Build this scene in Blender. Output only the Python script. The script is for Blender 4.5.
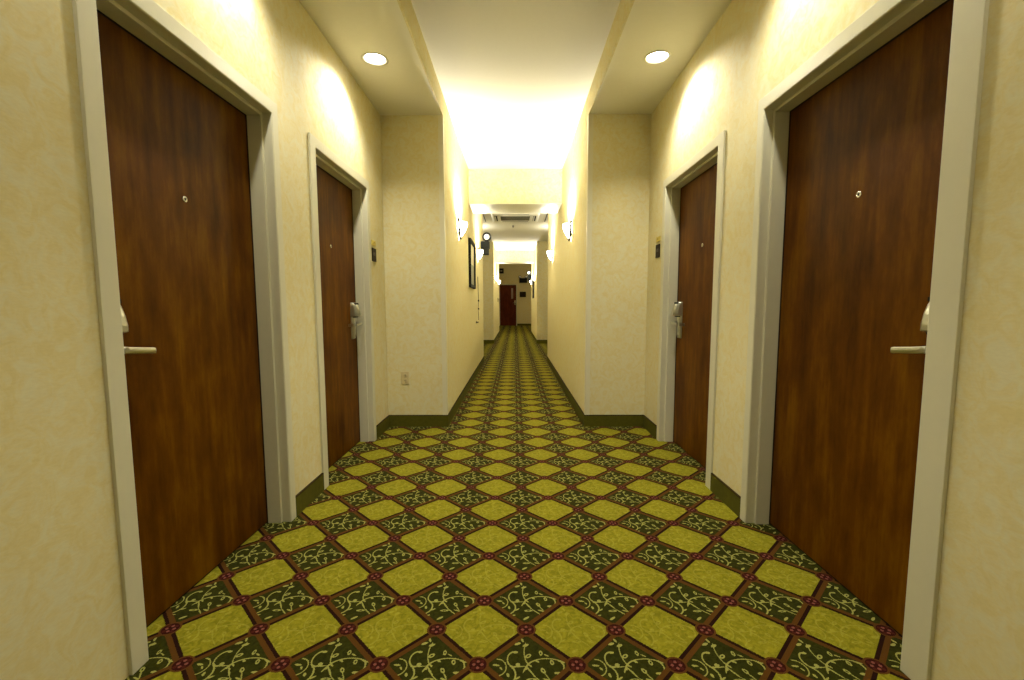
import bpy, bmesh, math, random
from mathutils import Matrix, Vector
from math import sin, cos, pi, radians

random.seed(4)
for o in list(bpy.data.objects): bpy.data.objects.remove(o)
SC = bpy.context.scene
C = SC.collection

# ---------------------------------------------------------------- camera
cam_d = bpy.data.cameras.new('camera')
cam_d.sensor_width = 36.0
cam_d.lens = 454.355 / 1024 * 36
cam_d.shift_y = 7.0 / 1024
cam_d.clip_start = 0.02
cam = bpy.data.objects.new('camera', cam_d)
C.objects.link(cam)
cam.matrix_world = Matrix(((0.99997539, 0.00182434, 0.00677367, -0.0085),
                           (0.00657983, 0.09089244, -0.99583898, 0.0),
                           (-0.00243243, 0.99585904, 0.0908782, 1.13),
                           (0, 0, 0, 1)))
SC.camera = cam
# ---------------------------------------------------------------- world, exposure
w = bpy.data.worlds.new('world'); SC.world = w; w.use_nodes = True
w.node_tree.nodes['Background'].inputs[0].default_value = (1.0, .85, .5, 1)
w.node_tree.nodes['Background'].inputs[1].default_value = 0.0
SC.view_settings.view_transform = 'Standard'
SC.view_settings.look = 'None'
SC.view_settings.gamma = 1
SC.view_settings.use_curve_mapping = False
SC.view_settings.exposure = 0.0

# light strengths (watts), all from the lamps of the corridor
P_DOWN = 34.0
P_SPILL = 34.0
P_SCONCE = 215.0
E_SCONCE = 14.0
P_REAR = 12.0
P_LOBBY = 60.0
P_ALCOVE = 18.0
LIGHT_COL = (1.0, .95, .80)
SPOT_COL = (1.0, .945, .78)

# ---------------------------------------------------------------- dimensions
W1, W2 = 1.197, 0.645            # half widths: door alcove, corridor
A0, A1 = -0.23, 4.184            # first alcove
B0, B1 = 9.15, 13.52             # second alcove
CEND = 18.4                      # the corridor opens into the lobby
YEND = 25.75
HS, HC, HL = 2.809, 3.0, 3.55    # soffit, ceiling, lobby ceiling
TH = 0.2

# ---------------------------------------------------------------- material helpers
def new_mat(name):
    m = bpy.data.materials.new(name); m.use_nodes = True
    nt = m.node_tree
    return m, nt, nt.nodes['Principled BSDF']
def flat(name, col, rough=.5, metal=0.0, emit=None, es=0.0, var=.06, spec=.5):
    m, nt, b = new_mat(name)
    n = nt.nodes.new('ShaderNodeTexNoise'); n.inputs['Scale'].default_value = 35; n.inputs['Detail'].default_value = 4
    tc = nt.nodes.new('ShaderNodeTexCoord'); nt.links.new(tc.outputs['Object'], n.inputs['Vector'])
    mx = nt.nodes.new('ShaderNodeMix'); mx.data_type = 'RGBA'
    mx.inputs[6].default_value = (*[c * (1 - var) for c in col], 1)
    mx.inputs[7].default_value = (*[min(1, c * (1 + var)) for c in col], 1)
    nt.links.new(n.outputs['Fac'], mx.inputs[0]); nt.links.new(mx.outputs[2], b.inputs['Base Color'])
    b.inputs['Roughness'].default_value = rough; b.inputs['Metallic'].default_value = metal
    b.inputs['Specular IOR Level'].default_value = spec
    if emit:
        b.inputs['Emission Color'].default_value = (*emit, 1); b.inputs['Emission Strength'].default_value = es
    return m

def wallpaper(name, base, pale, dark):
    m, nt, b = new_mat(name); N = nt.nodes.new; L = nt.links.new
    tc = N('ShaderNodeTexCoord')
    n1 = N('ShaderNodeTexNoise'); n1.inputs['Scale'].default_value = 15; n1.inputs['Detail'].default_value = 5
    n1.inputs['Roughness'].default_value = .62; n1.inputs['Distortion'].default_value = 1.4
    L(tc.outputs['Object'], n1.inputs['Vector'])
    r1 = N('ShaderNodeValToRGB'); r1.color_ramp.elements[0].position = .36; r1.color_ramp.elements[0].color = (*dark, 1)
    r1.color_ramp.elements[1].position = .64; r1.color_ramp.elements[1].color = (*pale, 1)
    e = r1.color_ramp.elements.new(.48); e.color = (*base, 1)
    L(n1.outputs['Fac'], r1.inputs['Fac'])
    # fine woven grain
    mp = N('ShaderNodeMapping'); mp.inputs['Scale'].default_value = (60, 60, 190); L(tc.outputs['Object'], mp.inputs['Vector'])
    n2 = N('ShaderNodeTexNoise'); n2.inputs['Scale'].default_value = 1; n2.inputs['Detail'].default_value = 3
    L(mp.outputs[0], n2.inputs['Vector'])
    r2 = N('ShaderNodeMapRange'); r2.inputs[3].default_value = .93; r2.inputs[4].default_value = 1.07
    L(n2.outputs['Fac'], r2.inputs[0])
    mul = N('ShaderNodeVectorMath'); mul.operation = 'SCALE'
    L(r1.outputs['Color'], mul.inputs[0]); L(r2.outputs[0], mul.inputs['Scale'])
    L(mul.outputs[0], b.inputs['Base Color'])
    b.inputs['Roughness'].default_value = .75; b.inputs['Specular IOR Level'].default_value = .2
    bp = N('ShaderNodeBump'); bp.inputs['Strength'].default_value = .15; bp.inputs['Distance'].default_value = .002
    L(n2.outputs['Fac'], bp.inputs['Height']); L(bp.outputs[0], b.inputs['Normal'])
    return m

def wood(name, c1, c2, c3, seed=0):
    m, nt, b = new_mat(name); N = nt.nodes.new; L = nt.links.new
    tc = N('ShaderNodeTexCoord')
    off = N('ShaderNodeMapping'); off.inputs['Location'].default_value = (seed * 3.1, seed * 1.7, seed * .9)
    L(tc.outputs['Object'], off.inputs['Vector'])
    mp = N('ShaderNodeMapping'); mp.inputs['Scale'].default_value = (28, 28, 1.6); L(off.outputs[0], mp.inputs['Vector'])
    g = N('ShaderNodeTexNoise'); g.inputs['Scale'].default_value = 1; g.inputs['Detail'].default_value = 6; g.inputs['Roughness'].default_value = .6
    L(mp.outputs[0], g.inputs['Vector'])
    mp2 = N('ShaderNodeMapping'); mp2.inputs['Scale'].default_value = (7, 7, 2.4); L(off.outputs[0], mp2.inputs['Vector'])
    bl = N('ShaderNodeTexNoise'); bl.inputs['Scale'].default_value = 1; bl.inputs['Detail'].default_value = 5; bl.inputs['Roughness'].default_value = .65
    L(mp2.outputs[0], bl.inputs['Vector'])
    r = N('ShaderNodeValToRGB'); r.color_ramp.elements[0].position = .34; r.color_ramp.elements[0].color = (*c1, 1)
    r.color_ramp.elements[1].position = .66; r.color_ramp.elements[1].color = (*c3, 1)
    e = r.color_ramp.elements.new(.5); e.color = (*c2, 1)
    mix = N('ShaderNodeMix'); mix.data_type = 'FLOAT'; mix.inputs[0].default_value = .68
    L(g.outputs['Fac'], mix.inputs[2]); L(bl.outputs['Fac'], mix.inputs[3]); L(mix.outputs[0], r.inputs['Fac'])
    L(r.outputs['Color'], b.inputs['Base Color'])
    b.inputs['Roughness'].default_value = .45; b.inputs['Specular IOR Level'].default_value = .06
    bp = N('ShaderNodeBump'); bp.inputs['Strength'].default_value = .05; bp.inputs['Distance'].default_value = .002
    L(g.outputs['Fac'], bp.inputs['Height']); L(bp.outputs[0], b.inputs['Normal'])
    return m

def carpet():
    """checker of diamonds: plain lime ones with a faint vine, dark green ones with a bright vine, red rosettes at the corners"""
    m, nt, b = new_mat('patterned carpet'); N = nt.nodes.new; L = nt.links.new
    S = 0.3130
    def mth(op, a, c=None, d=None):
        n = N('ShaderNodeMath'); n.operation = op
        for i, v in enumerate((a, c, d)):
            if v is None: continue
            if isinstance(v, (int, float)): n.inputs[i].default_value = v
            else: L(v, n.inputs[i])
        return n.outputs[0]
    def mixc(f, a, c):
        n = N('ShaderNodeMix'); n.data_type = 'RGBA'
        if isinstance(f, (int, float)): n.inputs[0].default_value = f
        else: L(f, n.inputs[0])
        for i, v in ((6, a), (7, c)):
            if isinstance(v, tuple): n.inputs[i].default_value = (*v, 1)
            else: L(v, n.inputs[i])
        return n.outputs[2]
    tc = N('ShaderNodeTexCoord'); sp = N('ShaderNodeSeparateXYZ'); L(tc.outputs['Object'], sp.inputs[0])
    # tufts wobble the edges a little
    wob = N('ShaderNodeTexNoise'); wob.inputs['Scale'].default_value = 260; wob.inputs['Detail'].default_value = 1
    L(tc.outputs['Object'], wob.inputs['Vector'])
    wv = mth('MULTIPLY', mth('SUBTRACT', wob.outputs['Fac'], .5), .0055)
    X = mth('ADD', mth('SUBTRACT', sp.outputs['X'], 0.0286), wv); Y = mth('ADD', mth('SUBTRACT', sp.outputs['Y'], 1.3384), wv)
    a = mth('DIVIDE', mth('ADD', X, Y), S); c = mth('DIVIDE', mth('SUBTRACT', Y, X), S)
    fa = mth('FLOOR', mth('ADD', a, .5)); fc = mth('FLOOR', mth('ADD', c, .5))
    la = mth('SUBTRACT', a, fa); lc = mth('SUBTRACT', c, fc)
    par = mth('FLOORED_MODULO', mth('ADD', fa, fc), 2.0)
    light = mth('GREATER_THAN', par, .5)
    u = mth('MULTIPLY', mth('SUBTRACT', la, lc), .5); v = mth('MULTIPLY', mth('ADD', la, lc), .5)
    cv = N('ShaderNodeCombineXYZ'); L(u, cv.inputs[0]); L(v, cv.inputs[1])
    acc = None
    def push(d):
        nonlocal acc
        acc = d if acc is None else mth('MINIMUM', acc, d)
    def mapped(cx, cy, rx, ry, ang):
        mp = N('ShaderNodeMapping'); mp.vector_type = 'TEXTURE'
        mp.inputs['Location'].default_value = (cx, cy, 0); mp.inputs['Rotation'].default_value = (0, 0, ang)
        mp.inputs['Scale'].default_value = (rx, ry, 1); L(cv.outputs[0], mp.inputs['Vector'])
        return mp.outputs[0]
    def leaf(cx, cy, rx, ry, deg, hollow=False):
        mv = mapped(cx, cy, rx, ry, radians(deg))
        ln = N('ShaderNodeVectorMath'); ln.operation = 'LENGTH'; L(mv, ln.inputs[0])
        d = ln.outputs['Value']
        if hollow: d = mth('DIVIDE', mth('ABSOLUTE', mth('SUBTRACT', d, .72)), .30)
        push(d)
    def stroke(x0, y0, x1, y1, wd=.009):
        leaf((x0 + x1) / 2, (y0 + y1) / 2, math.hypot(x1 - x0, y1 - y0) / 2 * 1.05, wd, math.degrees(math.atan2(y1 - y0, x1 - x0)))
    def arc(cx, cy, rx, ry, mid, half, wd=.0085, rot=0):
        mv = mapped(cx, cy, rx, ry, radians(rot))
        ln = N('ShaderNodeVectorMath'); ln.operation = 'LENGTH'; L(mv, ln.inputs[0])
        dt = N('ShaderNodeVectorMath'); dt.operation = 'DOT_PRODUCT'; L(mv, dt.inputs[0]); dt.inputs[1].default_value = (cos(radians(mid)), sin(radians(mid)), 0)
        d = mth('DIVIDE', mth('ABSOLUTE', mth('SUBTRACT', ln.outputs['Value'], 1)), wd / ((rx + ry) / 2))
        cut = mth('MULTIPLY', mth('LESS_THAN', dt.outputs['Value'], cos(radians(half))), 50)
        push(mth('ADD', d, cut))
    # the vine, seen upright from the alcove
    arc(.055, .165, .085, .19, 200, 62)                     # stem up from the node
    leaf(-.095, .285, .036, .017, 25); leaf(-.012, .262, .034, .018, 25); leaf(.012, .115, .036, .023, 40, True)
    leaf(-.045, .335, .012, .03, 20)
    arc(-.135, .07, .068, .098, 185, 105)                   # left curl
    leaf(-.118, .165, .026, .016, 0); leaf(-.095, .000, .024, .022, 0); stroke(-.135, -.03, -.02, -.02, .007)
    arc(.20, -.055, .215, .135, 110, 75)                    # big right curl, first sweep
    arc(.30, -.03, .066, .088, -10, 88)                     # and its hook
    leaf(.298, -.105, .036, .016, -5); leaf(.143, .155, .018, .034, 5, True); leaf(.25, .03, .020, .034, 10, True)
    leaf(.20, .125, .03, .008, -30); leaf(.10, .045, .026, .012, -40)
    stroke(-.012, -.02, .075, -.155); stroke(.075, -.155, .17, -.25, .007)
    leaf(.155, -.075, .02, .036, 28, True); stroke(.165, -.10, .215, -.19, .006); leaf(.185, -.185, .042, .010, -22)
    leaf(.035, -.185, .05, .017, 2, True); stroke(-.012, -.02, -.045, -.10, .008)
    arc(-.245, -.125, .125, .13, 0, 58)                     # lower left stem
    leaf(-.10, -.165, .03, .010, 35); leaf(-.15, -.27, .034, .011, 20); leaf(-.21, -.245, .010, .026, 35)
    arc(-.305, -.035, .092, .105, 10, 85, .006)             # far left curl
    leaf(-.315, -.008, .036, .012, -8); leaf(-.265, -.05, .022, .010, -55); leaf(-.335, -.12, .026, .014, -20); leaf(-.195, -.13, .014, .026, 15)
    leaf(.005, -.315, .042, .015, 38)
    vine = mth('LESS_THAN', acc, 1.0)
    # colours
    nz = N('ShaderNodeTexNoise'); nz.inputs['Scale'].default_value = 48; nz.inputs['Detail'].default_value = 4; nz.inputs['Distortion'].default_value = 1.2
    L(tc.outputs['Object'], nz.inputs['Vector'])
    rz = N('ShaderNodeMapRange'); rz.inputs[1].default_value = .35; rz.inputs[2].default_value = .65; L(nz.outputs['Fac'], rz.inputs[0])
    LIME, LIME2, LIME3 = (.235, .215, .012), (.150, .138, .006), (.34, .32, .045)
    DARK, DARK2 = (.016, .017, .001), (.029, .030, .002)
    BROWN, MAROON = (.078, .031, .004), (.014, .0035, .001)
    limec = mixc(rz.outputs[0], LIME2, LIME)
    limec = mixc(mth('MULTIPLY', vine, .38), limec, LIME3)
    darkc = mixc(rz.outputs[0], DARK, DARK2)
    ab = mth('MAXIMUM', mth('ABSOLUTE', la), mth('ABSOLUTE', lc))
    darkc = mixc(mth('GREATER_THAN', ab, .410), darkc, BROWN)
    darkc = mixc(mth('GREATER_THAN', ab, .485), darkc, MAROON)
    darkc = mixc(mth('MULTIPLY', vine, mth('LESS_THAN', ab, .415)), darkc, (.27, .265, .065))
    limec = mixc(mth('GREATER_THAN', ab, .458), limec, MAROON)
    col = mixc(light, darkc, limec)
    # rosettes
    ea = mth('SUBTRACT', .5, mth('ABSOLUTE', la)); ec = mth('SUBTRACT', .5, mth('ABSOLUTE', lc))
    dd = mth('SQRT', mth('ADD', mth('MULTIPLY', ea, ea), mth('MULTIPLY', ec, ec)))
    col = mixc(mth('LESS_THAN', dd, .155), col, (.080, .030, .005))
    col = mixc(mth('LESS_THAN', dd, .125), col, (.028, .0035, .002))
    pa = mth('SUBTRACT', mth('MULTIPLY', mth('ADD', ea, ec), .7071), .058); pc = mth('MULTIPLY', mth('SUBTRACT', ea, ec), .7071)
    dp = mth('SQRT', mth('ADD', mth('MULTIPLY', pa, pa), mth('MULTIPLY', pc, pc)))
    col = mixc(mth('LESS_THAN', dp, .024), col, (.17, .055, .040))
    q1 = mth('SQRT', mth('ADD', mth('MULTIPLY', mth('SUBTRACT', ea, .085), mth('SUBTRACT', ea, .085)), mth('MULTIPLY', ec, ec)))
    q2 = mth('SQRT', mth('ADD', mth('MULTIPLY', mth('SUBTRACT', ec, .085), mth('SUBTRACT', ec, .085)), mth('MULTIPLY', ea, ea)))
    col = mixc(mth('LESS_THAN', mth('MINIMUM', q1, q2), .030), col, (.052, .009, .004))
    # pile speckle
    pl = N('ShaderNodeTexNoise'); pl.inputs['Scale'].default_value = 420; pl.inputs['Detail'].default_value = 2
    L(tc.outputs['Object'], pl.inputs['Vector'])
    pr = N('ShaderNodeMapRange'); pr.inputs[3].default_value = .62; pr.inputs[4].default_value = 1.38; L(pl.outputs['Fac'], pr.inputs[0])
    sc = N('ShaderNodeVectorMath'); sc.operation = 'SCALE'; L(col, sc.inputs[0]); L(pr.outputs[0], sc.inputs['Scale'])
    L(sc.outputs[0], b.inputs['Base Color'])
    b.inputs['Roughness'].default_value = .95; b.inputs['Specular IOR Level'].default_value = .08
    bp = N('ShaderNodeBump'); bp.inputs['Strength'].default_value = .35; bp.inputs['Distance'].default_value = .004
    L(pl.outputs['Fac'], bp.inputs['Height']); L(bp.outputs[0], b.inputs['Normal'])
    return m

M = {}
M['wallpaper'] = wallpaper('cream scrolled wallpaper', (.67, .595, .335), (.67, .63, .42), (.655, .565, .285))
M['ceiling'] = flat('ceiling paint', (.78, .75, .64), .8, var=.02, spec=.2)
M['frame'] = flat('cream painted steel', (.60, .575, .42), .4, var=.025)
M['wood'] = wood('stained cherry veneer', (.046, .0125, .0002), (.095, .032, .0003), (.165, .068, .0008), 1)
M['wood_b'] = wood('stained cherry veneer darker', (.044, .0115, .0002), (.090, .029, .0003), (.155, .062, .0008), 5)
M['redwood'] = wood('red mahogany veneer', (.070, .013, .004), (.105, .021, .007), (.15, .034, .010), 9)
M['carpet'] = carpet()
M['cove'] = flat('olive carpet base', (.085, .080, .008), .9, var=.25, spec=.1)
M['cove_edge'] = flat('brown binding', (.045, .028, .005), .8, spec=.1)
M['nickel'] = flat('satin nickel', (.56, .56, .48), .30, 1.0, var=.03)
M['chrome'] = flat('chrome', (.8, .78, .72), .12, 1.0, var=.02)
M['black'] = flat('black plastic', (.010, .010, .010), .7, spec=.12)
M['dark_metal'] = flat('dark bronze metal', (.008, .007, .005), .8, 0.0, spec=0.0)
M['guard'] = flat('cream vinyl corner guard', (.66, .62, .44), .35, var=.02)
M['plate'] = flat('ivory plastic', (.60, .50, .27), .4, var=.02)
M['slot'] = flat('outlet slot', (.03, .02, .01), .5)
M['plaque'] = flat('black brown plaque', (.022, .013, .006), .6, spec=.15)
M['brass'] = flat('yellow brass', (.55, .42, .06), .5, .0)
M['pale'] = flat('pale lettering', (.25, .22, .17), .5)
M['white'] = flat('white enamel', (.74, .72, .60), .4, var=.02)
M['grille'] = flat('dark grille', (.10, .09, .05), .6)
M['lens'] = flat('lit lamp lens', (1, 1, 1), .3, emit=(1.0, .95, .86), es=22)
M['bowl'] = flat('lit frosted glass', (.95, .93, .88), .3, emit=(1.0, .95, .84), es=E_SCONCE)
M['head'] = flat('frosted emergency lamp', (.80, .80, .74), .25, emit=(1, .97, .9), es=.1)
M['steel_grey'] = flat('dark grey housing', (.016, .018, .020), .7, spec=.12)
M['mat_pale'] = flat('pale mat board', (.72, .68, .52), .6)
M['art_olive'] = flat('olive field of a print', (.20, .20, .12), .35)
M['glass_lite'] = flat('wired vision glass', (.34, .22, .14), .08)

# ---------------------------------------------------------------- mesh helpers
def link(name, bm, mats, parent=None, smooth=False, bevel=0):
    me = bpy.data.meshes.new(name)
    bmesh.ops.recalc_face_normals(bm, faces=bm.faces)
    bm.to_mesh(me); bm.free()
    if not isinstance(mats, (list, tuple)): mats = [mats]
    for k in mats: me.materials.append(M[k] if isinstance(k, str) else k)
    o = bpy.data.objects.new(name, me); C.objects.link(o)
    if smooth:
        for p in me.polygons: p.use_smooth = True
    if bevel:
        b = o.modifiers.new('bevel', 'BEVEL'); b.width = bevel; b.segments = 2; b.limit_method = 'ANGLE'; b.angle_limit = radians(40)
    if parent: o.parent = parent
    return o
def box(bm, x0, x1, y0, y1, z0, z1, mi=0):
    x0, x1 = sorted((x0, x1)); y0, y1 = sorted((y0, y1)); z0, z1 = sorted((z0, z1))
    v = [bm.verts.new(p) for p in ((x0, y0, z0), (x1, y0, z0), (x1, y1, z0), (x0, y1, z0), (x0, y0, z1), (x1, y0, z1), (x1, y1, z1), (x0, y1, z1))]
    fs = [bm.faces.new([v[i] for i in q]) for q in ((3, 2, 1, 0), (4, 5, 6, 7), (0, 1, 5, 4), (1, 2, 6, 5), (2, 3, 7, 6), (3, 0, 4, 7))]
    for f in fs: f.material_index = mi
    return fs
def boxes(name, lst, mats, parent=None, bevel=0):
    bm = bmesh.new()
    for q in lst: box(bm, *q)
    return link(name, bm, mats, parent, bevel=bevel)
def frame_of(d):
    d = Vector(d).normalized(); a = Vector((0, 0, 1)) if abs(d.z) < .9 else Vector((1, 0, 0))
    u = d.cross(a).normalized(); return u, d.cross(u).normalized()
def rings(bm, cs, cap=True, mi=0):
    rr = [[bm.verts.new(p) for p in c] for c in cs]
    n = len(rr[0])
    for a, b in zip(rr, rr[1:]):
        for i in range(n):
            f = bm.faces.new((a[i], a[(i + 1) % n], b[(i + 1) % n], b[i])); f.material_index = mi
    if cap:
        for r in (rr[0][::-1], rr[-1]):
            f = bm.faces.new(r); f.material_index = mi
def tube(bm, pts, r, n=10, mi=0):
    pts = [Vector(p) for p in pts]; rs = r if isinstance(r, (list, tuple)) else [r] * len(pts)
    cs = []
    for i, p in enumerate(pts):
        d = pts[min(i + 1, len(pts) - 1)] - pts[max(i - 1, 0)]
        u, w_ = frame_of(d)
        if cs:
            u0 = cs[-1][1]; u = (u0 - d.normalized() * u0.dot(d.normalized())).normalized(); w_ = d.normalized().cross(u)
        cs.append(([p + u * cos(2 * pi * k / n) * rs[i] + w_ * sin(2 * pi * k / n) * rs[i] for k in range(n)], u))
    rings(bm, [c[0] for c in cs], mi=mi)
def lathe(bm, o, axis, prof, n=24, mi=0, cap=True):
    """prof: (distance along axis, radius)"""
    o = Vector(o); d = Vector(axis).normalized(); u, v = frame_of(d)
    rings(bm, [[o + d * t + (u * cos(2 * pi * k / n) + v * sin(2 * pi * k / n)) * max(r, 1e-4) for k in range(n)] for t, r in prof], cap, mi)
def prism(bm, outline, ax, t0, t1, mi=0):
    """outline of (a, b) pairs in the two axes other than ax, extruded along ax"""
    def P(a, b, t):
        return {0: (t, a, b), 1: (a, t, b), 2: (a, b, t)}[ax]
    rings(bm, [[P(a, b, t) for a, b in outline] for t in (t0, t1)], mi=mi)
def empty(name, loc):
    o = bpy.data.objects.new(name, None); o.location = loc; o.empty_display_size = .05; C.objects.link(o); return o
def adopt(parent, kids):
    """children are modelled in world coordinates: shift them so that the parent's empty is their origin"""
    for k in kids:
        k.parent = parent; k.matrix_parent_inverse = Matrix.Translation(-Vector(parent.location))
def tag(o, label=None, cat=None, group=None, kind=None):
    if label: o['label'] = label
    if cat: o['category'] = cat
    if group: o['group'] = group
    if kind: o['kind'] = kind
    return o
def struct(o, label=None):
    o['kind'] = 'structure'
    if label: o['label'] = label
    return o

# ================================================================= THE SETTING
struct(boxes('floor', [(-2.9, 2.9, -5.2, YEND + .3, -.12, 0)], 'carpet'), 'green and lime diamond patterned carpet with vines and red rosettes')

# door openings in the alcove walls: (side, trim outer near y, trim outer far y)
FACE = 0.055
DOORS = [(-1, 1.292, 2.344, .066), (1, 1.235, 2.334, .092), (-1, 2.703, 3.767, .075), (1, 2.703, 3.767, .075)]
ZO = 2.062       # opening height (trim adds FACE)
def alcove_wall(name, s, side_doors):
    bm = bmesh.new()
    y = A0
    for (a, b_, FNEAR) in side_doors:
        box(bm, s * W1, s * (W1 + TH), y, a + FNEAR - .03, 0, 3.1)
        box(bm, s * W1, s * (W1 + TH), a + FNEAR - .03, b_ - FACE + .03, ZO + .03, 3.1)
        y = b_ - FACE + .03
    box(bm, s * W1, s * (W1 + TH), y, A1, 0, 3.1)
    # the bit of wall that closes the back of the alcove, and the corridor behind it
    return link(name, bm, 'wallpaper')
struct(alcove_wall('wall_left', -1, [d[1:] for d in DOORS if d[0] < 0]), 'cream patterned wallpaper wall of the left door alcove')
struct(alcove_wall('wall_right', 1, [d[1:] for d in DOORS if d[0] > 0]), 'cream patterned wallpaper wall of the right door alcove')
for s, nm in ((-1, 'left'), (1, 'right')):
    struct(boxes('wall_%s_corridor' % nm, [(s * W2, s * (W1 + TH), A1, B0, 0, 3.1)], 'wallpaper'),
           'long %s wall of the narrow corridor between the two alcoves' % nm)
    struct(boxes('wall_%s_far_alcove' % nm, [(s * W1, s * (W1 + TH), B0, B1, 0, 3.1)], 'wallpaper'))
    struct(boxes('wall_%s_far_corridor' % nm, [(s * W2, s * (W1 + TH), B1, CEND, 0, 3.1)], 'wallpaper'),
           'far %s corridor wall beyond the second alcove' % nm)
    struct(boxes('wall_%s_rear' % nm, [(s * W2, s * (W1 + TH), -5.0, A0, 0, 3.1)], 'wallpaper'))
    struct(boxes('wall_%s_lobby' % nm, [(s * 2.6, s * 2.8, CEND, YEND, 0, 3.65), (s * (W1 + TH), s * 2.8, CEND - .2, CEND, 0, 3.65), (s * W2, s * (W1 + TH), CEND - .2, CEND, 3.1, 3.65)], 'wallpaper'))
struct(boxes('wall_back', [(-1.4, 1.4, -5.2, -5.0, 0, 3.1)], 'wallpaper'))

# ceiling
struct(boxes('ceiling', [(-W2, W2, -5.0, B0, HC, 3.1), (-W1, W1, B0, B1, HC, 3.1), (-W2, W2, B1, CEND, HC, 3.1)], 'ceiling'), 'pale corridor ceiling')
struct(boxes('ceiling_lobby', [(-2.8, 2.8, CEND, YEND, HL, 3.65), (-W2, W2, CEND - .2, CEND, 3.1, 3.65)], 'ceiling'))
LYS, LX, LR = (.70, 1.98, 3.262), 0.962, 0.078
def soffit(name, s):
    """dropped ceiling of the alcove with a round hole for the recessed lamp; its inner edge face is papered"""
    bm = bmesh.new(); cx = s * LX; n = 32; hw = .12
    for f in box(bm, s * W2, s * (W2 + .012), A0, A1, HS, 3.1): f.material_index = 1
    xa, xb = sorted((s * (W2 + .012), s * W1))
    z = HS
    def quad(a, b_, c, d): bm.faces.new([bm.verts.new((x, y, z)) for x, y in ((a, c), (b_, c), (b_, d), (a, d))])
    edges = [A0] + [v for LY in LYS for v in (LY - hw, LY + hw)] + [A1]
    for k in range(0, len(edges), 2): quad(xa, xb, edges[k], edges[k + 1])
    for LY in LYS:
        quad(xa, cx - hw, LY - hw, LY + hw); quad(cx + hw, xb, LY - hw, LY + hw)
        for i in range(n):
            q = []
            for k in (i, i + 1):
                a = 2 * pi * k / n; c_, s_ = cos(a), sin(a); t = hw / max(abs(c_), abs(s_))
                q.append(((cx + LR * c_, LY + LR * s_, z), (cx + t * c_, LY + t * s_, z)))
            bm.faces.new([bm.verts.new(p) for p in (q[0][0], q[0][1], q[1][1], q[1][0])])
            # rim of the hole
            bm.faces.new([bm.verts.new(p) for p in (q[0][0], q[1][0], (*q[1][0][:2], z + .14), (*q[0][0][:2], z + .14))])
    bmesh.ops.remove_doubles(bm, verts=bm.verts, dist=1e-5)
    o = link(name, bm, ['ceiling', 'wallpaper'])
    return o
struct(soffit('ceiling_left', -1), 'dropped ceiling strip over the left doors with round recessed lamps')
struct(soffit('ceiling_right', 1), 'dropped ceiling strip over the right doors with round recessed lamps')

# headers across the corridor
struct(boxes('trim_1', [(-W2, W2, 6.44, 7.08, 2.537, HC)], ['wallpaper']), 'papered beam across the corridor between the first sconces and the air vent')
struct(boxes('trim_2', [(-W2, W2, 15.77, 16.4, 2.62, HC)], ['wallpaper']), 'papered beam across the far end of the corridor')
# painted undersides of the two beams
struct(boxes('trim_3', [(-W2 + .004, W2 - .004, 6.445, 7.075, 2.530, 2.537)], 'white'))
struct(boxes('trim_4', [(-W2 + .004, W2 - .004, 15.775, 16.395, 2.613, 2.62)], 'white'))

# end wall with a door opening
DX0, DX1, DZ = -.905, .108, 2.33
struct(boxes('wall_end', [(-2.8, DX0 + .03, YEND, YEND + .2, 0, 3.65), (DX1 - .03, 2.8, YEND, YEND + .2, 0, 3.65), (DX0 + .03, DX1 - .03, YEND, YEND + .2, DZ - .03, 3.65)], 'wallpaper'),
       'far end wall around the red-brown door')

# baseboards: olive carpet base with a brown bound edge
def baseboard(name, segs, label=None):
    bm = bmesh.new()
    for (x0, x1, y0, y1) in segs:
        box(bm, x0, x1, y0, y1, 0, .103, 0); box(bm, x0, x1, y0, y1, .103, .110, 1)
    return struct(link(name, bm, ['cove', 'cove_edge']), label)
t = .011
for s, nm in ((-1, 'left'), (1, 'right')):
    dd = [d[1:] for d in DOORS if d[0] == s]
    segs = [(s * W1, s * (W1 - t), dd[0][1], dd[1][0]), (s * W1, s * (W1 - t), dd[1][1], A1),
            (s * W1, s * (W2 - t), A1 - t, A1), (s * W2, s * (W2 - t), A1, B0)]
    baseboard('baseboard_%s' % nm, segs, 'olive carpet baseboard along the %s side of the near corridor' % nm)
    baseboard('baseboard_%s_far' % nm, [(s * W1, s * (W1 - t), B0, B1), (s * W1, s * (W2 - t), B1 - t, B1), (s * W2, s * (W2 - t), B1, CEND)])
baseboard('baseboard_end', [(-2.6, DX0, YEND - t, YEND), (DX1, 2.6, YEND - t, YEND)])

# corner guards where the corridor narrows
n = 4
for s in (-1, 1):
    n += 1
    g = .0025; wd = .042
    struct(boxes('trim_%d' % (n), [(s * (W2 - g), s * (W2 + wd), A1 - g, A1, .110, HS - .002), (s * (W2 - g), s * W2, A1, A1 + wd, .110, HS - .002)], 'guard'),
           'pale vinyl corner guard on the %s corner where the corridor narrows' % ('left' if s < 0 else 'right'))

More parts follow.
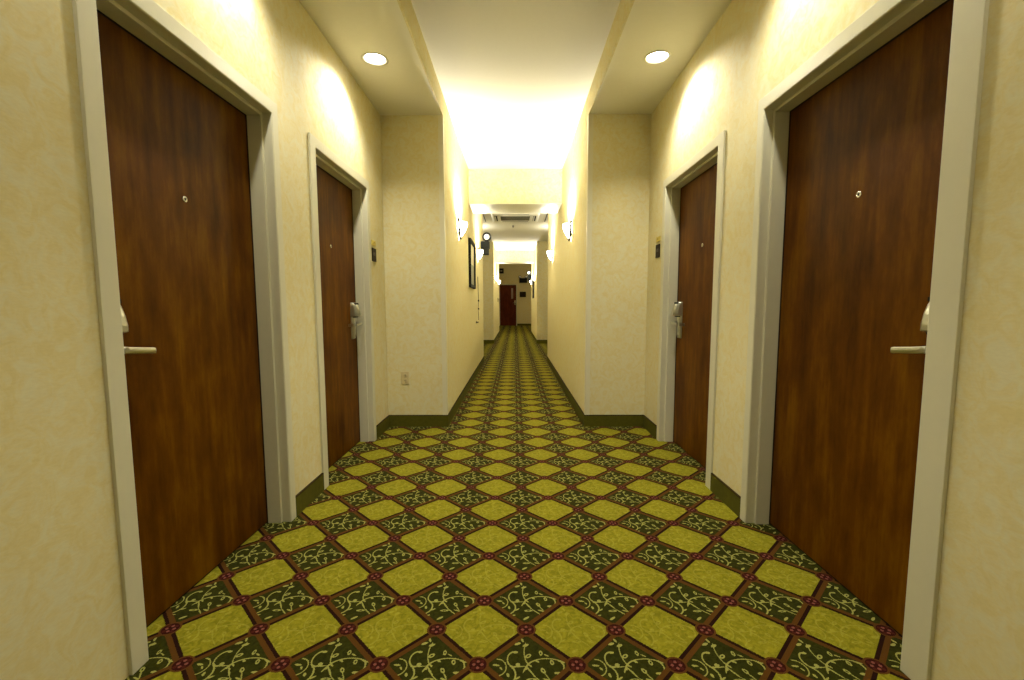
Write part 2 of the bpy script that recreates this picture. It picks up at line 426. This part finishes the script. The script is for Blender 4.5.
# ================================================================= DOORS
SLAB = .108      # how far the slab sits behind the wall face
def hotel_door(num, s, ya, yb, FNEAR, near_lock, woodmat, label):
    """steel frame, flush veneer slab, peephole and card lock; s = side, ya..yb = outer edges of the trim"""
    cy = (ya + yb) / 2
    root = empty('door_%d' % num, (s * W1, cy, 0)); struct(root, label)
    X = lambda d: s * (W1 + d)          # d = depth behind the wall face
    kids = []
    # frame profile, swept round the opening as mitred bars
    prof = [(None, .001), (None, -.011), (-.004, -.011), (0, -.007), (0, .036), (.014, .036), (.014, SLAB - .003), (-.022, SLAB - .003), (-.022, .001)]
    # (offset into the opening, depth); bars: near jamb, far jamb, head
    oy0, oy1, oz = ya + FNEAR, yb - FACE, ZO
    bm = bmesh.new()
    sec_ = [[], [], [], []]
    for (o_, d) in prof:
        on, of, oh = (-FNEAR, -FACE, -.062) if o_ is None else (o_, o_, o_)
        for k, p in enumerate(((X(d), oy0 + on, 0), (X(d), oy0 + on, oz - oh), (X(d), oy1 - of, oz - oh), (X(d), oy1 - of, 0))): sec_[k].append(p)
    rings(bm, sec_)
    kids.append(link('door_frame', bm, 'frame', bevel=.0015))
    # slab
    bm = bmesh.new()
    box(bm, X(SLAB), X(SLAB + .044), oy0 + .003, oy1 - .003, .009, oz - .004)
    kids.append(link('door_slab', bm, woodmat, bevel=.0015))
    # dark gap / seal around the slab
    bm = bmesh.new()
    box(bm, X(SLAB - .002), X(SLAB + .004), oy0 + .014, oy0 + .019, .01, oz - .014)
    box(bm, X(SLAB - .002), X(SLAB + .004), oy1 - .014, oy1 - .019, .01, oz - .014)
    box(bm, X(SLAB - .002), X(SLAB + .004), oy0 + .014, oy1 - .014, oz - .014, oz - .019)
    box(bm, X(SLAB + .006), X(SLAB + .040), oy0 + .003, oy1 - .003, .0005, .009)
    kids.append(link('door_seal', bm, 'black'))
    # peephole
    bm = bmesh.new(); pz = 1.548
    lathe(bm, (X(SLAB), cy, pz), (-s, 0, 0), [(-.004, .011), (.003, .0125), (.0055, .0115), (.0065, .008), (.004, .006)], 20)
    pe = link('peephole', bm, 'chrome', smooth=True); kids.append(pe)
    bm = bmesh.new(); lathe(bm, (X(SLAB - .002), cy, pz), (-s, 0, 0), [(0, .0058), (.0035, .0052), (.0045, .002)], 16)
    ln = link('peephole_lens', bm, 'black', smooth=True)
    # card lock: tall rounded escutcheon with a bulging card reader on top
    ly = (oy0 + .058) if near_lock else (oy1 - .100)
    dirn = 1 if near_lock else -1
    def sec(z, hw, dep, k=8):
        pts = []
        for i in range(k + 1):
            a = pi * i / k
            pts.append((X(SLAB) - s * (dep * min(1, 1.25 * sin(a)) if 0 < i < k else 0), ly - hw * cos(a), z))
        return pts
    bm = bmesh.new()
    rings(bm, [sec(z, hw, dp) for z, hw, dp in ((.868, .026, .006), (.872, .031, .018), (.90, .033, .024), (.98, .034, .028), (1.046, .034, .030))])
    rings(bm, [sec(z, hw, dp) for z, hw, dp in ((1.046, .036, .056), (1.050, .038, .070), (1.07, .038, .070), (1.10, .037, .064), (1.13, .036, .053), (1.150, .034, .040), (1.156, .028, .026))])
    lk = link('card_lock', bm, 'nickel', smooth=False, bevel=.002); kids.append(lk)
    bm = bmesh.new()
    box(bm, X(SLAB - .016), X(SLAB - .046), ly - .027, ly + .027, 1.140, 1.153)
    box(bm, X(SLAB), X(SLAB - .040), ly - .030, ly + .030, 1.038, 1.047)
    cs = link('card_slot', bm, 'black')
    bm = bmesh.new()
    lathe(bm, (X(SLAB - .02), ly, .993), (-s, 0, 0), [(0, .021), (.006, .020), (.010, .013), (.048, .0115), (.056, .0105)], 20)
    xo = SLAB - .070
    pts = []
    L_ = .126
    for i in range(9):
        f = i / 8; yy = ly + dirn * (-.010 + L_ * f)
        zc = .993 - .012 * f
        pts.append([(X(xo + .0055), yy, zc - .0115 + .0005 * f), (X(xo + .0065), yy, zc), (X(xo + .0055), yy, zc +   .0115 - .001 * f),
                    (X(xo - .0040), yy, zc + .0100 - .001 * f), (X(xo - .0060), yy, zc), (X(xo - .0040), yy, zc - .0100 + .0005 * f)])
    e = pts[-1]; tipy = ly + dirn * (-.010 + L_)
    pts.append([(p[0] + s * .010, p[1] + dirn * (.006 if k < 3 else -.004), p[2]) for k, p in enumerate(e)])
    pts.append([(p[0] + s * .052, p[1] + dirn * (.004 if k < 3 else -.010), p[2]) for k, p in enumerate(e)])
    rings(bm, pts)
    lv = link('lever_handle', bm, 'nickel', bevel=.0015)
    bm = bmesh.new()
    lathe(bm, (X(SLAB - .024), ly, .895), (-s, 0, 0), [(-.004, .010), (.002, .010), (.003, .007)], 18)
    kc = link('lock_cylinder', bm, 'chrome', smooth=False)
    adopt(root, kids)
    for k in (cs, lv, kc): k.parent = lk; k.matrix_parent_inverse = Matrix.Identity(4)
    ln.parent = pe
    return root
hotel_door(1, -1, *DOORS[0][1:], True, 'wood', 'flush brown wooden guest room door, nearest on the left')
hotel_door(2, 1, *DOORS[1][1:], True, 'wood_b', 'flush brown wooden guest room door, nearest on the right')
hotel_door(3, -1, *DOORS[2][1:], False, 'wood', 'flush brown wooden guest room door, second on the left')
hotel_door(4, 1, *DOORS[3][1:], False, 'wood_b', 'flush brown wooden guest room door, second on the right')

# far red-brown door
def end_door():
    root = empty('door_5', ((DX0 + DX1) / 2, YEND, 0)); struct(root, 'red-brown door with a narrow glass lite on the far end wall')
    kids = []
    y = YEND
    bm = bmesh.new()
    prof = [(-.04, 0), (-.04, -.015), (.012, -.015), (.012, .045), (.0, .045), (0, 0)]
    x0, x1, z1 = DX0 + .035, DX1 - .035, DZ - .035
    rings(bm, [[p for p in [((x0 + o_), y + d, 0) for o_, d in prof]], [((x0 + o_), y + d, z1 - o_) for o_, d in prof],
               [((x1 - o_), y + d, z1 - o_) for o_, d in prof], [((x1 - o_), y + d, 0) for o_, d in prof]])
    kids.append(link('door_frame', bm, 'frame'))
    gx0, gx1, gz0, gz1 = -.235, -.10, 1.50, 2.12
    bm = bmesh.new()
    for q in ((x0 + .004, gx0, .01, z1 - .004), (gx1, x1 - .004, .01, z1 - .004), (gx0, gx1, .01, gz0), (gx0, gx1, gz1, z1 - .004)):
        box(bm, q[0], q[1], y + .045, y + .09, q[2], q[3])
    kids.append(link('door_slab', bm, 'redwood'))
    lite = boxes('vision_lite', [(gx0, gx1, y + .062, y + .070, gz0, gz1)], 'glass_lite')
    kids.append(lite)
    fr = .014
    tr = boxes('lite_frame', [(gx0 - .004, gx0 + fr, y + .036, y + .046, gz0, gz1), (gx1 - fr, gx1 + .004, y + .036, y + .046, gz0, gz1),
                              (gx0 + fr, gx1 - fr, y + .036, y + .046, gz0, gz0 + fr), (gx0 + fr, gx1 - fr, y + .036, y + .046, gz1 - fr, gz1)], 'redwood')
    bm = bmesh.new()
    lathe(bm, (-.005, y + .045, 1.28), (0, -1, 0), [(0, .035), (.008, .033), (.012, .014), (.05, .012)], 18)
    tube(bm, [(-.005, y, 1.28), (-.05, y - .006, 1.28), (-.13, y - .002, 1.275)], [.012, .011, .009])
    box(bm, -.035, .025, y + .038, y + .047, 1.17, 1.42)
    kids.append(link('door_handle', bm, 'chrome'))
    adopt(root, kids)
    tr.parent = lite
end_door()

# ================================================================= RECESSED LAMPS
def downlight(s, LY, label):
    cx = s * LX; k_ = .28 if LY < 1 else (.9 if LY < 2 else 1.2)        # power set per lamp: dims the near walls, brightens the alcove end
    root = empty('recessed_downlight', (cx, LY, HS)); tag(root, label, 'ceiling light', 'recessed lamps over the doors')
    kids = []
    bm = bmesh.new()
    lathe(bm, (cx, LY, HS), (0, 0, -1), [(-.004, LR - .001), (.003, LR + .012), (.005, LR + .008), (.003, LR - .006), (-.02, LR - .008), (-.02, LR - .003)], 40, cap=False)
    kids.append(link('trim_ring', bm, 'white', smooth=True))
    bm = bmesh.new()
    lathe(bm, (cx, LY, HS), (0, 0, 1), [(.018, LR - .006), (.05, LR - .008), (.13, LR - .018)], 40, cap=False)
    kids.append(link('reflector_can', bm, 'chrome', smooth=True))
    bm = bmesh.new()
    lathe(bm, (cx, LY, HS), (0, 0, 1), [(.014, .001), (.015, .03), (.018, .055), (.024, LR - .010), (.030, LR - .010)], 40)
    kids.append(link('lamp_lens', bm, 'lens', smooth=True))
    adopt(root, kids)
    # the beam of the lamp
    ld = bpy.data.lights.new('downlight_beam', 'SPOT'); ld.energy = P_DOWN * k_; ld.color = SPOT_COL
    ld.spot_size = radians(124); ld.spot_blend = .45; ld.shadow_soft_size = .04
    lo = bpy.data.objects.new('downlight_beam', ld); C.objects.link(lo)
    lo.location = (cx, LY, HS - .012)
    lo.rotation_euler = (radians(-14), 0, 0)
    adopt(root, [lo])
    la = bpy.data.lights.new('downlight_spill', 'SPOT'); la.energy = P_SPILL * k_; la.color = SPOT_COL
    la.spot_size = radians(126); la.spot_blend = .5; la.shadow_soft_size = .05
    l2 = bpy.data.objects.new('downlight_spill', la); C.objects.link(l2); l2.location = (cx, LY, HS - .012); adopt(root, [l2])
    return root
downlight(-1, LYS[2], 'lit round recessed downlight in the dropped ceiling over the left doors')
downlight(1, LYS[2], 'lit round recessed downlight in the dropped ceiling over the right doors')

downlight(-1, LYS[1], 'lit round recessed downlight above the nearest left door, just out of view')
downlight(1, LYS[1], 'lit round recessed downlight above the nearest right door, just out of view')
downlight(-1, LYS[0], 'lit round recessed downlight over the left wall beside the camera, out of view')
downlight(1, LYS[0], 'lit round recessed downlight over the right wall beside the camera, out of view')

# ================================================================= WALL SCONCES
def make_sconce():
    """modelled on the wall plane x=0, light projecting towards +x, y along the wall, z up from the middle"""
    root = empty('wall_sconce', (0, 0, 0)); kids = []
    R = .102; ZT, ZB = .075, -.092
    prof = []
    for i in range(11):
        f = i / 10; z = ZB + (ZT - ZB) * f
        prof.append((z, R * (0.10 + .90 * math.sin(f * pi / 2) ** .85)))
    bm = bmesh.new(); na = 18
    def P(z, r, a): return (.012 + r * .86 * cos(a), r * sin(a), z)
    outer = [[P(z, r, -pi / 2 + pi * k / na) for k in range(na + 1)] for z, r in prof]
    inner = [[P(z + (.004 if i == 0 else 0), max(r - .005, .002), -pi / 2 + pi * k / na) for k in range(na + 1)] for i, (z, r) in enumerate(prof)]
    def sheet(g):
        vs = [[bm.verts.new(p) for p in row] for row in g]
        for a, b_ in zip(vs, vs[1:]):
            for k in range(na): bm.faces.new((a[k], a[k + 1], b_[k + 1], b_[k]))
        return vs
    vo = sheet(outer); vi = sheet(inner)
    for k in range(na): bm.faces.new((vo[-1][k], vo[-1][k + 1], vi[-1][k + 1], vi[-1][k])); bm.faces.new((vo[0][k], vo[0][k + 1], vi[0][k + 1], vi[0][k]))
    for j in range(len(prof) - 1):
        for k in (0, na): bm.faces.new((vo[j][k], vo[j + 1][k], vi[j + 1][k], vi[j][k]))
    bm.faces.new([v for v in vi[0]])
    kids.append(link('glass_bowl', bm, 'bowl', root, smooth=True))
    bm = bmesh.new()
    box(bm, 0, .010, -.06, .06, -.06, .05)
    kids.append(link('back_plate', bm, 'dark_metal', root))
    bm = bmesh.new()
    for sg in (-1, 1):          # the two arms that run down the edges of the bowl and meet at the tip
        pts = [(.012, sg * (R + .014), ZT + .030), (.016, sg * (R + .013), ZT)]
        for z, r in prof[::-1][1:]: pts.append((.018, sg * (r + .013), z))
        pts.append((.020, sg * .004, ZB - .010))
        tube(bm, pts, [.014, .012] + [.011] * (len(pts) - 3) + [.010], 8)
    lathe(bm, (.022, 0, ZB - .004), (0, 0, -1), [(0, .006), (.006, .012), (.014, .010), (.020, .003)], 12)
    kids.append(link('metal_arms', bm, 'dark_metal', root))
    bm = bmesh.new()            # band across the bowl
    zb = .042; rr = R * .985
    tube(bm, [(.012 + (rr + .003) * .86 * cos(a), (rr + .003) * sin(a), zb + .010 * cos(a)) for a in [-pi / 2 + pi * k / 16 for k in range(17)]], .0042, 6)
    kids.append(link('metal_band', bm, 'dark_metal', root))
    return root
def copy_tree(o, parent=None):
    c = o.copy(); C.objects.link(c); c.parent = parent
    for ch in o.children: copy_tree(ch, c)
    return c
proto = make_sconce()
spots = [(-1, 5.24, 'lit half-bowl wall sconce on the left wall just before the framed picture'),
         (1, 5.38, 'lit half-bowl wall sconce on the right wall, nearest to the alcove'),
         (-1, 7.82, 'lit half-bowl wall sconce on the left wall just past the framed picture'),
         (1, 7.98, 'lit half-bowl wall sconce on the right wall, second from the alcove'),
         (-1, 14.7, 'lit wall sconce far down the left wall, nearer of the far left pair'),
         (1, 14.7, 'lit wall sconce far down the right wall, just before the far picture'),
         (-1, 17.2, 'lit wall sconce far down the left wall, last before the end door'),
         (1, 17.2, 'lit wall sconce far down the right wall, last before the end wall')]
spots += [(-1, -1.34, 'lit wall sconce on the left wall behind the camera'), (1, -1.34, 'lit wall sconce on the right wall behind the camera')]
for i, (s, y, lab) in enumerate(spots):
    o = proto if i == 0 else copy_tree(proto)
    o.location = (s * W2, y, 1.99)
    o.rotation_euler = (0, 0, 0 if s < 0 else pi)
    tag(o, lab, 'wall light', 'wall sconces along the corridor')
    ld = bpy.data.lights.new('sconce_bulb', 'POINT'); ld.energy = P_SCONCE if y > 0 else P_REAR; ld.color = LIGHT_COL; ld.shadow_soft_size = .028
    lo = bpy.data.objects.new('sconce_bulb', ld); C.objects.link(lo); lo.location = (s * (W2 - .062), y, 1.99 + .030)

# ================================================================= LOBBY LAMP (real room light beyond the corridor)
def ceiling_lamp(x, y, z, power, label, col=LIGHT_COL):
    root = empty('ceiling_light', (x, y, z)); tag(root, label, 'ceiling light')
    bm = bmesh.new(); lathe(bm, (x, y, z), (0, 0, -1), [(0, .16), (.02, .165), (.035, .160), (.035, .145)], 32)
    a = link('lamp_base', bm, 'white', smooth=False)
    bm = bmesh.new(); lathe(bm, (x, y, z - .03), (0, 0, -1), [(0, .145), (.03, .135), (.05, .10), (.06, .04), (.062, .002)], 32)
    b_ = link('diffuser', bm, 'bowl', smooth=True)
    adopt(root, [a, b_])
    ld = bpy.data.lights.new('ceiling_bulb', 'POINT'); ld.energy = power; ld.shadow_soft_size = .1; ld.color = col
    lo = bpy.data.objects.new('ceiling_bulb', ld); C.objects.link(lo); lo.location = (x, y, z - .20)
ceiling_lamp(1.7, 22.3, HL, P_LOBBY, 'round ceiling lamp at the far end, hidden round the right corner', (1, .80, .42))
ceiling_lamp(-1.0, 11.0, HC, P_ALCOVE, 'round ceiling lamp over the left side of the far alcove')
ceiling_lamp(1.0, 11.0, HC, P_ALCOVE, 'round ceiling lamp over the right side of the far alcove')

# ================================================================= CEILING AIR UNIT
def air_unit():
    cx, y0, y1, z = -.0, 9.32, 10.36, HC
    hw = .50
    root = empty('air_conditioning_cassette', (cx, (y0 + y1) / 2, z)); tag(root, 'white square ceiling air cassette with dark centre grille and louvre slots', 'air conditioner')
    kids = []
    bm = bmesh.new()
    zz = z - .03
    # panel with a stepped chamfer and a square hole for the grille
    g0x, g1x, g0y, g1y = cx - .31, cx + .31, y0 + .30, y1 - .24
    rings(bm, [[(cx - hw, y0, z - .001), (cx + hw, y0, z - .001), (cx + hw, y1, z - .001), (cx - hw, y1, z - .001)],
               [(cx - hw, y0, z - .008), (cx + hw, y0, z - .008), (cx + hw, y1, z - .008), (cx - hw, y1, z - .008)],
               [(cx - hw + .03, y0 + .03, zz), (cx + hw - .03, y0 + .03, zz), (cx + hw - .03, y1 - .03, zz), (cx - hw + .03, y1 - .03, zz)],
               [(g0x, g0y, zz), (g1x, g0y, zz), (g1x, g1y, zz), (g0x, g1y, zz)],
               [(g0x, g0y, z - .012), (g1x, g0y, z - .012), (g1x, g1y, z - .012), (g0x, g1y, z - .012)]])
    kids.append(link('cassette_panel', bm, 'white', bevel=.003))
    bm = bmesh.new()
    box(bm, g0x + .002, g1x - .002, g0y + .002, g1y - .002, z - .016, z - .013)
    for i in range(14):
        yy = g0y + .02 + (g1y - g0y - .04) * i / 13
        box(bm, g0x + .006, g1x - .006, yy - .004, yy + .004, z - .028, z - .016)
    kids.append(link('intake_grille', bm, 'grille'))
    for (a, b_, c, d) in ((cx - .28, cx + .28, y0 + .12, y0 + .155), (cx - .28, cx + .28, y1 - .17, y1 - .12),
                          (cx - .435, cx - .375, y0 + .26, y1 - .22), (cx + .375, cx + .435, y0 + .26, y1 - .22)):
        sl = boxes('louvre_slot', [(a, b_, c, d, zz - .003, zz + .001)], 'black')
        vb = boxes('louvre_blade', [(a + .008, (a + b_) / 2 + (.0 if b_ - a < .2 else (b_ - a) / 2 - .008), (c + d) / 2 - (.004 if b_ - a > .2 else (d - c) / 2 - .02), (c + d) / 2 + (.004 if b_ - a > .2 else (d - c) / 2 - .02), zz - .009, zz - .003)], 'white')
        vb.parent = sl
        kids.append(sl)
    adopt(root, kids)
air_unit()
# the dark shadow-gap strips that flank the air unit on the ceiling
for i, s in enumerate((-1, 1)):
    struct(boxes('trim_%d' % (7 + i), [(s * .650, s * .664, B0 + .02, 10.35, HC - .012, HC)], 'black'), 'thin dark ceiling strip %s of the air cassette' % ('left' if s < 0 else 'right'))

# sprinklers
def sprinkler(x, y, z, lab, mat):
    root = empty('fire_sprinkler', (x, y, z)); tag(root, lab, 'sprinkler', 'ceiling sprinklers')
    bm = bmesh.new(); lathe(bm, (x, y, z), (0, 0, -1), [(0, .036), (.004, .035), (.008, .022), (.012, .010)], 20)
    a = link('escutcheon', bm, 'white', smooth=True)
    bm = bmesh.new(); lathe(bm, (x, y, z - .012), (0, 0, -1), [(0, .009), (.012, .008), (.014, .004), (.034, .004), (.036, .019), (.039, .019)], 14)
    tube(bm, [(x - .010, y, z - .016), (x - .017, y, z - .034), (x - .004, y, z - .046)], .0022, 6)
    tube(bm, [(x + .010, y, z - .016), (x + .017, y, z - .034), (x + .004, y, z - .046)], .0022, 6)
    b_ = link('sprinkler_head', bm, mat); adopt(root, [a, b_])
sprinkler(-.04, 5.46, HC, 'small pale sprinkler on the bright ceiling before the first beam', 'chrome')
sprinkler(-.05, 10.80, HC, 'small sprinkler on the ceiling just behind the air cassette', 'dark_metal')

# ================================================================= PICTURES
def picture(s, y0, y1, z0, z1, label):
    root = empty('framed_picture', (s * W2, (y0 + y1) / 2, (z0 + z1) / 2)); tag(root, label, 'picture', 'framed pictures on the corridor walls')
    X = lambda d: s * (W2 - d)
    fw = .05
    bm = bmesh.new()
    pr = [(0, .002), (0, .034), (.018, .036), (fw, .022), (fw, .002)]
    rings(bm, [[(X(d), y0 + o_, z0 + o_) for o_, d in pr], [(X(d), y0 + o_, z1 - o_) for o_, d in pr],
               [(X(d), y1 - o_, z1 - o_) for o_, d in pr], [(X(d), y1 - o_, z0 + o_) for o_, d in pr], [(X(d), y0 + o_, z0 + o_) for o_, d in pr]], cap=False)
    a = link('picture_frame', bm, 'black')
    zm = z0 + (z1 - z0) * .50
    b_ = boxes('picture_print', [(X(.004), X(.012), y0 + fw - .004, y1 - fw + .004, zm, z1 - fw + .004, 0), (X(.004), X(.012), y0 + fw - .004, y1 - fw + .004, z0 + fw - .004, zm, 1)], ['mat_pale', 'art_olive'])
    adopt(root, [a, b_])
picture(-1, 6.30, 7.05, 1.385, 2.055, 'black framed picture on the left wall past the nearest left sconce')
picture(1, 15.62, 16.38, 1.385, 2.055, 'black framed picture far down the right wall')

# ================================================================= EMERGENCY LIGHTS
def emergency_wall(s, y, label):
    """battery box on a short arm out of the corridor wall with one round lamp head facing the camera"""
    root = empty('emergency_light', (s * W2, y, 2.07)); tag(root, label, 'emergency light', 'emergency lights on the corridor walls')
    X = lambda d: s * (W2 - d)
    bm = bmesh.new()
    box(bm, X(0), X(.165), y - .05, y + .05, 2.19, 2.32); box(bm, X(.045), X(.150), y - .05, y + .05, 2.075, 2.19)
    a = link('battery_box', bm, 'steel_grey', bevel=.006)
    bm = bmesh.new(); cx, cz = X(.115), 2.395
    lathe(bm, (cx, y - .03, cz), (0, 1, 0), [(-.045, .074), (-.040, .086), (.0, .074), (.05, .045), (.07, .02)], 28)
    tube(bm, [(cx, y, cz - .06), (cx, y, 2.318)], .016, 10)
    b_ = link('lamp_head', bm, 'black', smooth=False)
    bm = bmesh.new(); lathe(bm, (cx, y - .078, cz), (0, -1, 0), [(-.004, .050), (.002, .050), (.010, .038), (.014, .012)], 28)
    c = link('lamp_lens', bm, 'head', smooth=True)
    adopt(root, [a, b_]); c.parent = b_
emergency_wall(-1, 8.62, 'black box emergency light with round lamp high on the left wall past the picture')
emergency_wall(1, 17.9, 'black box emergency light with round lamp far off, high on the right wall')

# end wall emergency unit with two heads
root = empty('emergency_light', (.475, YEND, 2.40)); tag(root, 'black two-headed emergency light high on the far end wall, right of the red-brown door', 'emergency light')
a = boxes('battery_box', [(.26, .68, YEND - .10, YEND, 2.40, 2.66)], 'black', bevel=.008)
ks = [a]; lens = []
for x in (.27, .615):
    bm = bmesh.new(); lathe(bm, (x, YEND - .06, 2.73), (0, -1, 0), [(-.04, .03), (0, .06), (.05, .07), (.055, .06)], 20)
    tube(bm, [(x, YEND - .06, 2.68), (x, YEND - .06, 2.655)], .02, 8)
    hd = link('lamp_head', bm, 'black'); ks.append(hd)
    bm = bmesh.new(); lathe(bm, (x, YEND - .113, 2.73), (0, -1, 0), [(0, .05), (.006, .04), (.010, .01)], 18)
    l = link('lamp_lens', bm, 'head', smooth=True); lens.append((l, hd))
adopt(root, ks)
for l, hd in lens: l.parent = hd

# unidentified dark square box high on the left of the end wall
root = empty('wall_speaker', (-.775, YEND, 2.90)); tag(root, 'small dark square box with a pale mark, high above the left of the far door', 'box')
a = boxes('housing', [(-.92, -.64, YEND - .09, YEND, 2.92, 3.20)], 'black', bevel=.008)
b_ = boxes('pale_mark', [(-.83, -.72, YEND - .093, YEND - .089, 3.03, 3.09)], 'pale')
adopt(root, [a, b_])

# black sign beside the far door
root = empty('wall_sign', (.435, YEND, 1.62)); tag(root, 'black rectangular sign on the end wall right of the far red-brown door', 'sign')
a = boxes('sign_frame', [(.26, .285, YEND - .022, YEND, 1.60, 1.90), (.585, .61, YEND - .022, YEND, 1.60, 1.90), (.285, .585, YEND - .022, YEND, 1.60, 1.625), (.285, .585, YEND - .022, YEND, 1.875, 1.90)], 'dark_metal')
b_ = boxes('sign_panel', [(.283, .587, YEND - .014, YEND - .001, 1.623, 1.877)], 'plaque')
adopt(root, [a, b_])

# ================================================================= SMALL WALL FIXTURES
def room_plaque(s, yc, dz_, lab):
    root = empty('room_number_plaque', (s * W1, yc, 1.51)); tag(root, lab, 'sign', 'room number plaques')
    X = lambda d: s * (W1 - d)
    a = boxes('plaque_plate', [(X(0), X(.008), yc - .052, yc + .052, 1.502, 1.612)], 'plaque', bevel=.002)
    # illegible pale figures
    bm = bmesh.new()
    for k, (dy, dz) in enumerate(((-.022, .062), (0, .062), (.022, .062))):
        y = yc + dy; z = 1.502 + dz
        if k == 1: rings(bm, [[(X(.0085), y - .007 , z - .012), (X(.0085), y + .007, z - .012), (X(.0085), y + .007, z + .012), (X(.0085), y - .007, z + .012)],
                              [(X(.0085), y - .004, z - .009), (X(.0085), y + .004, z - .009), (X(.0085), y + .004, z + .009), (X(.0085), y - .004, z + .009)]], cap=False)
        else:
            box(bm, X(.008), X(.009), y - .0015, y + .0015, z - .012, z + .012)
    b_ = link('plaque_figures', bm, 'pale')
    adopt(root, [a, b_]); root.location.z += dz_
    r2 = empty('indicator_plate', (s * W1, yc, 1.640)); tag(r2, lab.replace('black room number plaque', 'yellow plate above the black plaque').replace('the second', 'second'), 'plate', 'yellow plates above the plaques')
    c = boxes('plate', [(X(0), X(.006), yc - .050, yc + .050, 1.632, 1.676)], 'brass', bevel=.002)
    bm = bmesh.new(); lathe(bm, (X(.005), yc, 1.656), (-s, 0, 0), [(0, .005), (.003, .004), (.004, .001)], 14)
    d = link('indicator_lens', bm, 'dark_metal', smooth=True)
    adopt(r2, [c, d]); r2.location.z += dz_
room_plaque(-1, 3.868, 0, 'black room number plaque on the left wall beside the second left door')
room_plaque(1, 3.885, .026, 'black room number plaque on the right wall beside the second right door')

# duplex outlet on the wall that faces the camera
root = empty('power_outlet', (-1.032, A1, .402)); tag(root, 'ivory duplex power outlet low on the left wall end facing the camera', 'outlet')
a = boxes('cover_plate', [(-1.069, -.995, A1 - .006, A1, .402, .522)], 'plate', bevel=.003)
ks = [a]
for z in (.438, .486):
    bm = bmesh.new(); lathe(bm, (-1.032, A1 - .005, z), (0, -1, 0), [(0, .0175), (.004, .0170), (.0045, .015)], 20)
    r = link('receptacle', bm, 'plate'); ks.append(r)
    sl = boxes('socket_slots', [(-1.0405, -1.0375, A1 - .0105, A1 - .0092, z - .006, z + .007), (-1.0265, -1.0235, A1 - .0105, A1 - .0092, z - .006, z + .007), (-1.034, -1.030, A1 - .0105, A1 - .0092, z - .014, z - .010)], 'slot')
    sl['_p'] = 1; lens.append((sl, r)); sl.parent = r; del sl['_p']
adopt(root, ks)

# thin cable run with clips on the left corridor wall
root = empty('wall_cable', (-W2, 7.86, .86)); tag(root, 'thin dark cable hanging down the left corridor wall below the second sconce', 'cable')
bm = bmesh.new(); tube(bm, [(-W2 + .006, 7.78, 1.62), (-W2 + .007, 7.80, 1.50), (-W2 + .008, 7.84, 1.25), (-W2 + .006, 7.84, 1.05), (-W2 + .006, 7.86, .88)], .005, 8)
a = link('cord', bm, 'grille', smooth=True)
ks = [a] + [boxes('cable_clip', [(-W2, -W2 + .020, 7.83, 7.86, z, z + .03)], 'dark_metal') for z in (1.20, 1.06)]
adopt(root, ks)
root = empty('door_stop', (-W2, 7.42, .84)); tag(root, 'tiny dark knob low on the left corridor wall below the picture', 'knob')
bm = bmesh.new(); lathe(bm, (-W2, 7.42, .86), (1, 0, 0), [(0, .020), (.006, .019), (.010, .010), (.028, .010), (.032, .015), (.040, .013)], 16)
adopt(root, [link('knob', bm, 'dark_metal')])
root = empty('light_switch', (-W2, 16.9, 1.29)); tag(root, 'small dark switch plate on the far left wall beside the end door', 'switch')
a = boxes('switch_plate', [(-W2, -W2 + .012, 16.85, 16.97, 1.27, 1.41)], 'plaque', bevel=.003)
b_ = boxes('switch_toggle', [(-W2 + .011, -W2 + .022, 16.90, 16.92, 1.33, 1.36)], 'dark_metal')
adopt(root, [a, b_])
